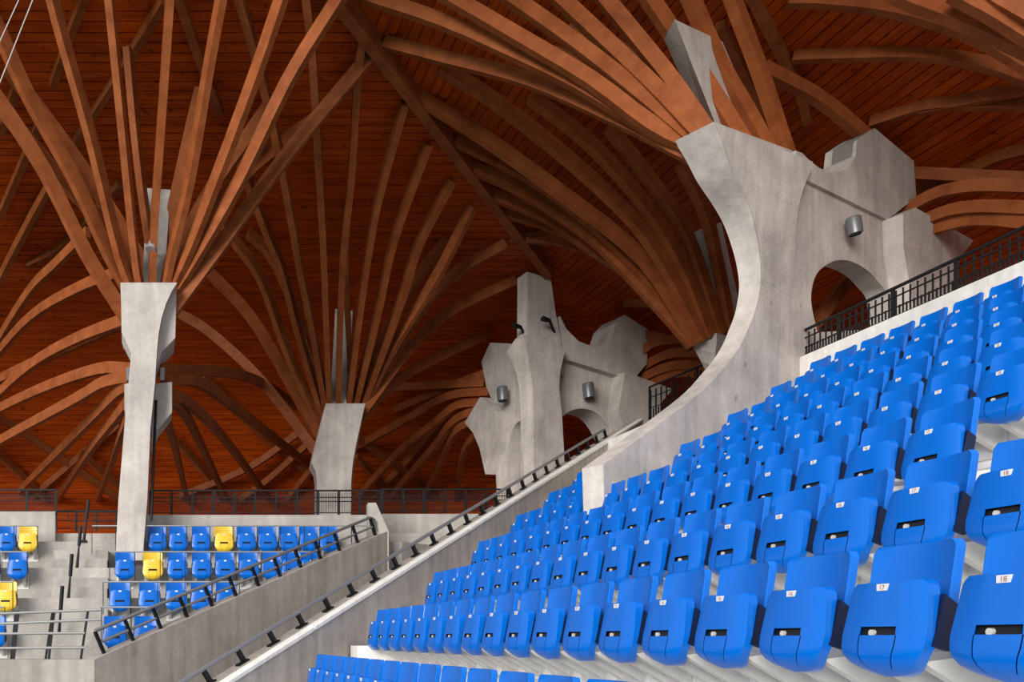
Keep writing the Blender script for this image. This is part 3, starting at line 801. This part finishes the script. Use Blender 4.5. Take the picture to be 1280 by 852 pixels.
fan('ribs arching out from the side spike of the big fin', fp(1150, 280), [
    ([(1112, 278), (1140, 258), (1175.6, 240), (1225, 232), (1290, 233)], 15.4, 13.2),
    ([(1130, 288), (1150, 278), (1187, 263), (1230, 258), (1290, 260)], 15.4, 13.2),
    ([(1140, 296), (1160, 288), (1205.6, 276), (1240, 274), (1290, 279)], 15.4, 13.2),
    ([(1130, 216), (1190, 219), (1290, 224)], 15.6, 13.6),
    ([(1008, 420), (1040, 376), (1085, 318)], 15.6, 15.9),
    ([(1150, 236), (1209, 214), (1250, 195), (1290, 184)], 15.8, 13.4),
    ([(1089, 152), (1157, 131), (1220, 129), (1290, 130)], 15.3, 13.2),
    ([(1150, 136), (1175, 131), (1220, 122), (1290, 108)], 15.4, 13.6),
    ([(991, 70), (1081, 67), (1157, 67), (1220, 76), (1290, 99)], 14.6, 12.6),
    ([(985, 0), (1025, 0), (1119, 11), (1213, 41), (1290, 84)], 13.4, 12.0),
], 0.13, 0.20)
fan('fan of thick pale ribs from a column beyond the big fin', W(1300, 60, 11.5), [
    ([(1120, -12), (1145, 0), (1213, 26), (1300, 66)], 11.5, 10.8),
    ([(1195, -12), (1217, 0), (1245, 15), (1300, 50)], 11.0, 10.4),
    ([(1240, -12), (1258, 0), (1300, 24)], 10.8, 10.2),
], 0.17, 0.22)
fan('straight dark tie beams crossing between the big fin and its roof', W(1000, 100, 14), [
    ([(955, 86), (1025, 124), (1084, 172)], 13.6, 14.6),
    ([(939, -10), (969, 49), (999, 108), (1010, 150)], 13.6, 15.0),
    ([(900, 30), (940, 110), (975, 170)], 14.0, 15.5),
], 0.13, 0.22)
# straight strips modelled in place of rib shadows cast on the lower vault
fan('crossing straight strips standing in for rib shadows on the lower vault', W(100, 600, 29), [
    ([(-10, 515), (34, 544), (150, 624)], 28.2, None),
    ([(-10, 560), (60, 625)], 28.6, None),
    ([(255, 470), (330, 545), (398, 600)], 26.6, None),
    ([(375, 540), (310, 585), (225, 620)], 28.0, None),
    ([(385, 555), (335, 600), (300, 625)], 28.3, None),
    ([(395, 580), (360, 624)], 28.8, None),
    ([(445, 545), (520, 600), (545, 622)], 28.2, None),
    ([(445, 570), (490, 622)], 28.6, None),
    ([(150, 530), (95, 575), (40, 622)], 28.2, None),
    ([(215, 545), (255, 590), (275, 624)], 28.2, None),
    ([(100, 565), (140, 600), (175, 622)], 28.4, None),
    ([(555, 520), (515, 570), (465, 622)], 28.2, None),
], 0.16, 0.22)
# secondary rafters close under the boards
fan('dark straight rafters close under the boards above the slender column', W(120, 120, 18), [
    ([(66, 105), (85, 50), (108, -10)], 19.0, None, 0.14, 0.2),
    ([(14, 322), (62, 238), (103, 163), (143, 101), (205, 0)], 23.5, None, 0.14, 0.2),
    ([(222, -10), (251, 75), (275, 140)], 15.5, None, 0.16, 0.2),
    ([(0, 270), (30, 200), (50, 150)], 21.0, None, 0.16, 0.2),
    ([(0, 165), (20, 110)], 18.0, None, 0.16, 0.2),
    ([(35, 330), (80, 305), (150, 230)], 23.0, None, 0.16, 0.2),
], 0.15, 0.2)
# hip beam
hb = MB(); a = Vector((10.45, 21.85, roofZ(10.45, 21.85)-0.2)); c = Vector((2.5, 13.9, roofZ(2.5, 13.9)-0.2))
o = sweep([a.lerp(c, i/12) for i in range(13)], 0.2, 0.34).build('hip_beam', M['rib'])
setp(o, 'long straight hip beam rising from the tower top between both vaults', 'beam')

# ------------------------------------------------------------------ railings
def grid_railing(root, pa, pb, h, nbar, npost, mids, barr=0.008, stuff=False, low=0.0):
    pa, pb = Vector(pa), Vector(pb); d = pb-pa
    b = MB(); b.bar(pa+Vector((0, 0, h)), pb+Vector((0, 0, h)), 0.05, 0.03); b.build('top_rail', M['black'], root)
    for m in mids:
        b = MB(); b.bar(pa+Vector((0, 0, h*m)), pb+Vector((0, 0, h*m)), 0.018, 0.018); b.build('rail', M['black'], root)
    for i in range(npost):
        p = pa+d*(i/(npost-1)); b = MB(); b.bar(p-Vector((0, 0, 0.03)), p+Vector((0, 0, h)), 0.045, 0.03, d.normalized()); b.build('post', M['black'], root)
    bb = MB(); shared = None
    for i in range(nbar):
        p = pa+d*((i+0.5)/nbar)
        if stuff: bb.bar(p+Vector((0, 0, h*mids[-1])), p+Vector((0, 0, h*0.9)), barr*2, barr*2, d.normalized())
        else:
            hh = h*0.9 if i % 2 == 0 else h*0.42
            MB().bar(p+Vector((0, 0, h*mids[-1]-0.02)), p+Vector((0, 0, hh)), barr*2, barr*2, d.normalized()).build('bar', M['black'], root)
    if stuff:
        o = bb.build('bars', M['black'], root); o['kind'] = 'stuff'
xr = 10.45
r1 = empty('railing', (xr, 12, 4.45)); setp(r1, 'black steel grid railing along the curb above the blue seats', 'railing')
grid_railing(r1, (xr, 13.62, 4.45), (xr, 9.0, 4.45), 0.45, 84, 6, (0.72, 0.38, 0.12))
r1b = empty('handrail', (11.7, 12, 4.3)); setp(r1b, 'pale tube rail on the concourse behind the black grid railing', 'handrail')
MB().tube([(11.7, 16.5, 4.62), (11.7, 10, 4.62)], 0.02).build('tube', M['galv'], r1b)
for y in (11, 12.6, 14.2, 15.8): MB().tube([(11.7, y, 4.27), (11.7, y, 4.62)], 0.015).build('post', M['galv'], r1b)
r2 = empty('railing', W(845, 520, 19.5)); setp(r2, 'dark grid railing between the big fin and the tower', 'railing')
pa, pb = W(812, 532, 20.6), W(905, 500, 18.2); 
grid_railing(r2, pa, pb, 0.95, 26, 4, (0.72, 0.45, 0.1), 0.012)
# far railing behind the far stand
r3 = empty('railing', W(330, 640, 17.45)); setp(r3, 'long thin black railing above the top row of far seats', 'railing')
grid_railing(r3, W(188, 643, 17.45), W(476, 643, 17.45), 0.50, 130, 12, (0.72, 0.55, 0.08), 0.004, True)
r3b = empty('railing', W(550, 640, 18.4)); setp(r3b, 'thin black railing on the concourse wall beside the tower', 'railing')
grid_railing(r3b, W(478, 641, 18.45), W(634, 641, 18.45), 0.52, 70, 7, (0.72, 0.55, 0.08), 0.004, True)
r4 = empty('railing', W(30, 640, 17.45)); setp(r4, 'thin black railing on the parapet left of the aisle', 'railing')
grid_railing(r4, W(-40, 641, 17.42), W(70, 641, 17.42), 0.48, 50, 4, (0.72, 0.55, 0.08), 0.004, True)
r5 = empty('railing', W(107, 662, 17.9)); setp(r5, 'low dark fence closing the head of the aisle steps', 'railing')
grid_railing(r5, W(70, 662, 17.9), W(146, 662, 17.9), 0.40, 30, 4, (0.95, 0.5, 0.08), 0.004, True)

# handrail on the right stair parapet
h1 = empty('handrail', (0.5, 9.2, wall1_z(9.2))); setp(h1, 'dark tube handrail on black brackets along the right stair parapet', 'handrail')
def w1p(Y, o=0.24): return Vector((Y-8.5-o*0.707, Y+o*0.707, wall1_z(Y)))
rail = []
for n in range(-5, 24):
    Y = 9.36+0.431*n
    if Y > 20.4: break
    p = w1p(Y); b = MB()
    b.bar(p+Vector((0.05, 0.05, 0)), p+Vector((-0.06, -0.06, 0.17)), 0.05, 0.05, Vector((0.707, -0.707, 0)))
    b.bar(p+Vector((0.08, 0.08, 0.05)), p+Vector((-0.06, -0.06, -0.02)), 0.06, 0.025, Vector((0.707, -0.707, 0)))
    b.build('bracket', M['black'], h1); rail.append(p+Vector((-0.06, -0.06, 0.18)))
MB().tube([rail[0], rail[-1]], 0.03).build('tube', M['steel'], h1, 40)
# handrail on the left stair parapet
h2 = empty('handrail', A2.lerp(B2, 0.3)); setp(h2, 'double tube handrail on black posts along the left stair parapet', 'handrail')
tops = []; lows = []
nn = 13
for i in range(nn):
    t = 0.03+0.93*i/(nn-1); p = A2.lerp(B2, t)+Vector((n2.x, n2.y, 0))*0.1
    b = MB(); b.bar(p-Vector((-0.04, -0.04, 0.02)), p+Vector((-0.10, -0.08, 0.33)), 0.045, 0.045, Vector((d2.y, -d2.x, 0))); b.build('post', M['black'], h2)
    tops.append(p+Vector((-0.10, -0.08, 0.34))); lows.append(p+Vector((-0.04, -0.03, 0.17)))
MB().tube([tops[0], tops[-1], tops[-1]+Vector((0.1, 0.1, -0.02)), tops[-1]+Vector((0.16, 0.16, -0.22))], 0.028).build('tube', M['steel'], h2, 40)
MB().tube([lows[0], lows[-1]], 0.022).build('tube', M['steel'], h2, 40)
# front rails of the far stand
fr = empty('front_rail', (-1.5, 12.35, A2.z)); setp(fr, 'grey tube guard rail along the front wall below the aisle', 'railing')
for v0, v1 in ((767, 762), (780, 774), (791, 791), (809, 809)):
    MB().tube([W(-40, v0+1, 12.3), W(126 if v0 < 785 else 106, v1, 12.3)], 0.02).build('tube', M['galv'], fr, 40)
for u0, u1 in ((14, 20), (17, 23), (57, 66), (61, 68), (101, 110)):
    MB().bar(W(u0, 824, 12.32), W(u1, 763, 12.32), 0.035, 0.035).build('post', M['black'], fr)
# thin rails before the rows of the far stand
ROWRAIL = {3: (115, 470), 2: (137, 440), 1: (129, 330), 0: (127, 195)}
for k, (ua, ub) in ROWRAIL.items():
    y = Yl(k)-0.12; z = Zl(k)+(0.05 if k else 0.2)
    rr = empty('row_rail', ((ua-U0)/F*y, y, z-0.5)); setp(rr, 'thin grey tube rail in front of the seats, %s' % LROW[k], 'railing', 'row rails of the far stand')
    xa, xb = (ua-U0)/F*y, min((ub-U0)/F*y, xw(y)+0.1)
    MB().tube([(xa, y, z), (xb, y, z)], 0.014).build('tube', M['galv'], rr, 40)
    x = xa
    while x < xb:
        MB().bar((x, y, z-0.55), (x, y, z), 0.014, 0.014).build('post', M['black'], rr); x += 0.46
    # short rail left of the aisle
    rl = empty('row_rail', (-3, y, z-0.5)); setp(rl, 'thin grey tube rail left of the aisle steps, %s' % LROW[k], 'railing', 'row rails of the far stand')
    xb = ((47, 34, 16, 6)[3-k]-U0)/F*y
    MB().tube([(xb-2.2, y, z), (xb, y, z)], 0.014).build('tube', M['galv'], rl, 40)
    for x in (xb, xb-0.46, xb-0.92): MB().bar((x, y, z-0.55), (x, y, z), 0.014, 0.014).build('post', M['black'], rl)
# leaning grab posts on the aisle steps
for i, (ua, va, ub, vb, y, lab) in enumerate([(110.7, 624, 104.7, 677, 16.9, 'topmost'), (101, 657, 96, 712, 15.9, 'second from the top'), (90, 692, 85, 754, 14.8, 'third from the top'), (78, 732, 73, 801, 13.7, 'lowest')]):
    p, q = W(ub, vb, y), W(ua, va, y-0.1)
    t = empty('grab_post', p); setp(t, 'black leaning grab post on the aisle steps, %s' % lab, 'handrail', 'grab posts of the aisle')
    MB().tube([p, p.lerp(q, 0.55)], [0.035, 0.016]).build('pole', M['black'], t, 40)
    MB().tube([p.lerp(q, 0.55), q], 0.034).build('grip', M['black'], t, 40)
    MB().box(p-Vector((0.07, 0.07, 0.02)), p+Vector((0.07, 0.07, 0.03))).build('base', M['black'], t)
# hanging cables in the far corner of the roof
for (u0, v0, u1, v1) in ((-273, 790, 70.6, -75), (-337, 788, 57.7, -75)):
    a, c = W(u0, v0, 13.4), W(u1, v1, 14.0)
    o = MB().tube([a, c], 0.010, 6).build('cable', M['cable'])
    setp(o, ('lower' if v0 > 789 else 'upper')+' of two thin pale stay cables crossing before the far roof ribs', 'cable', 'stay cables')
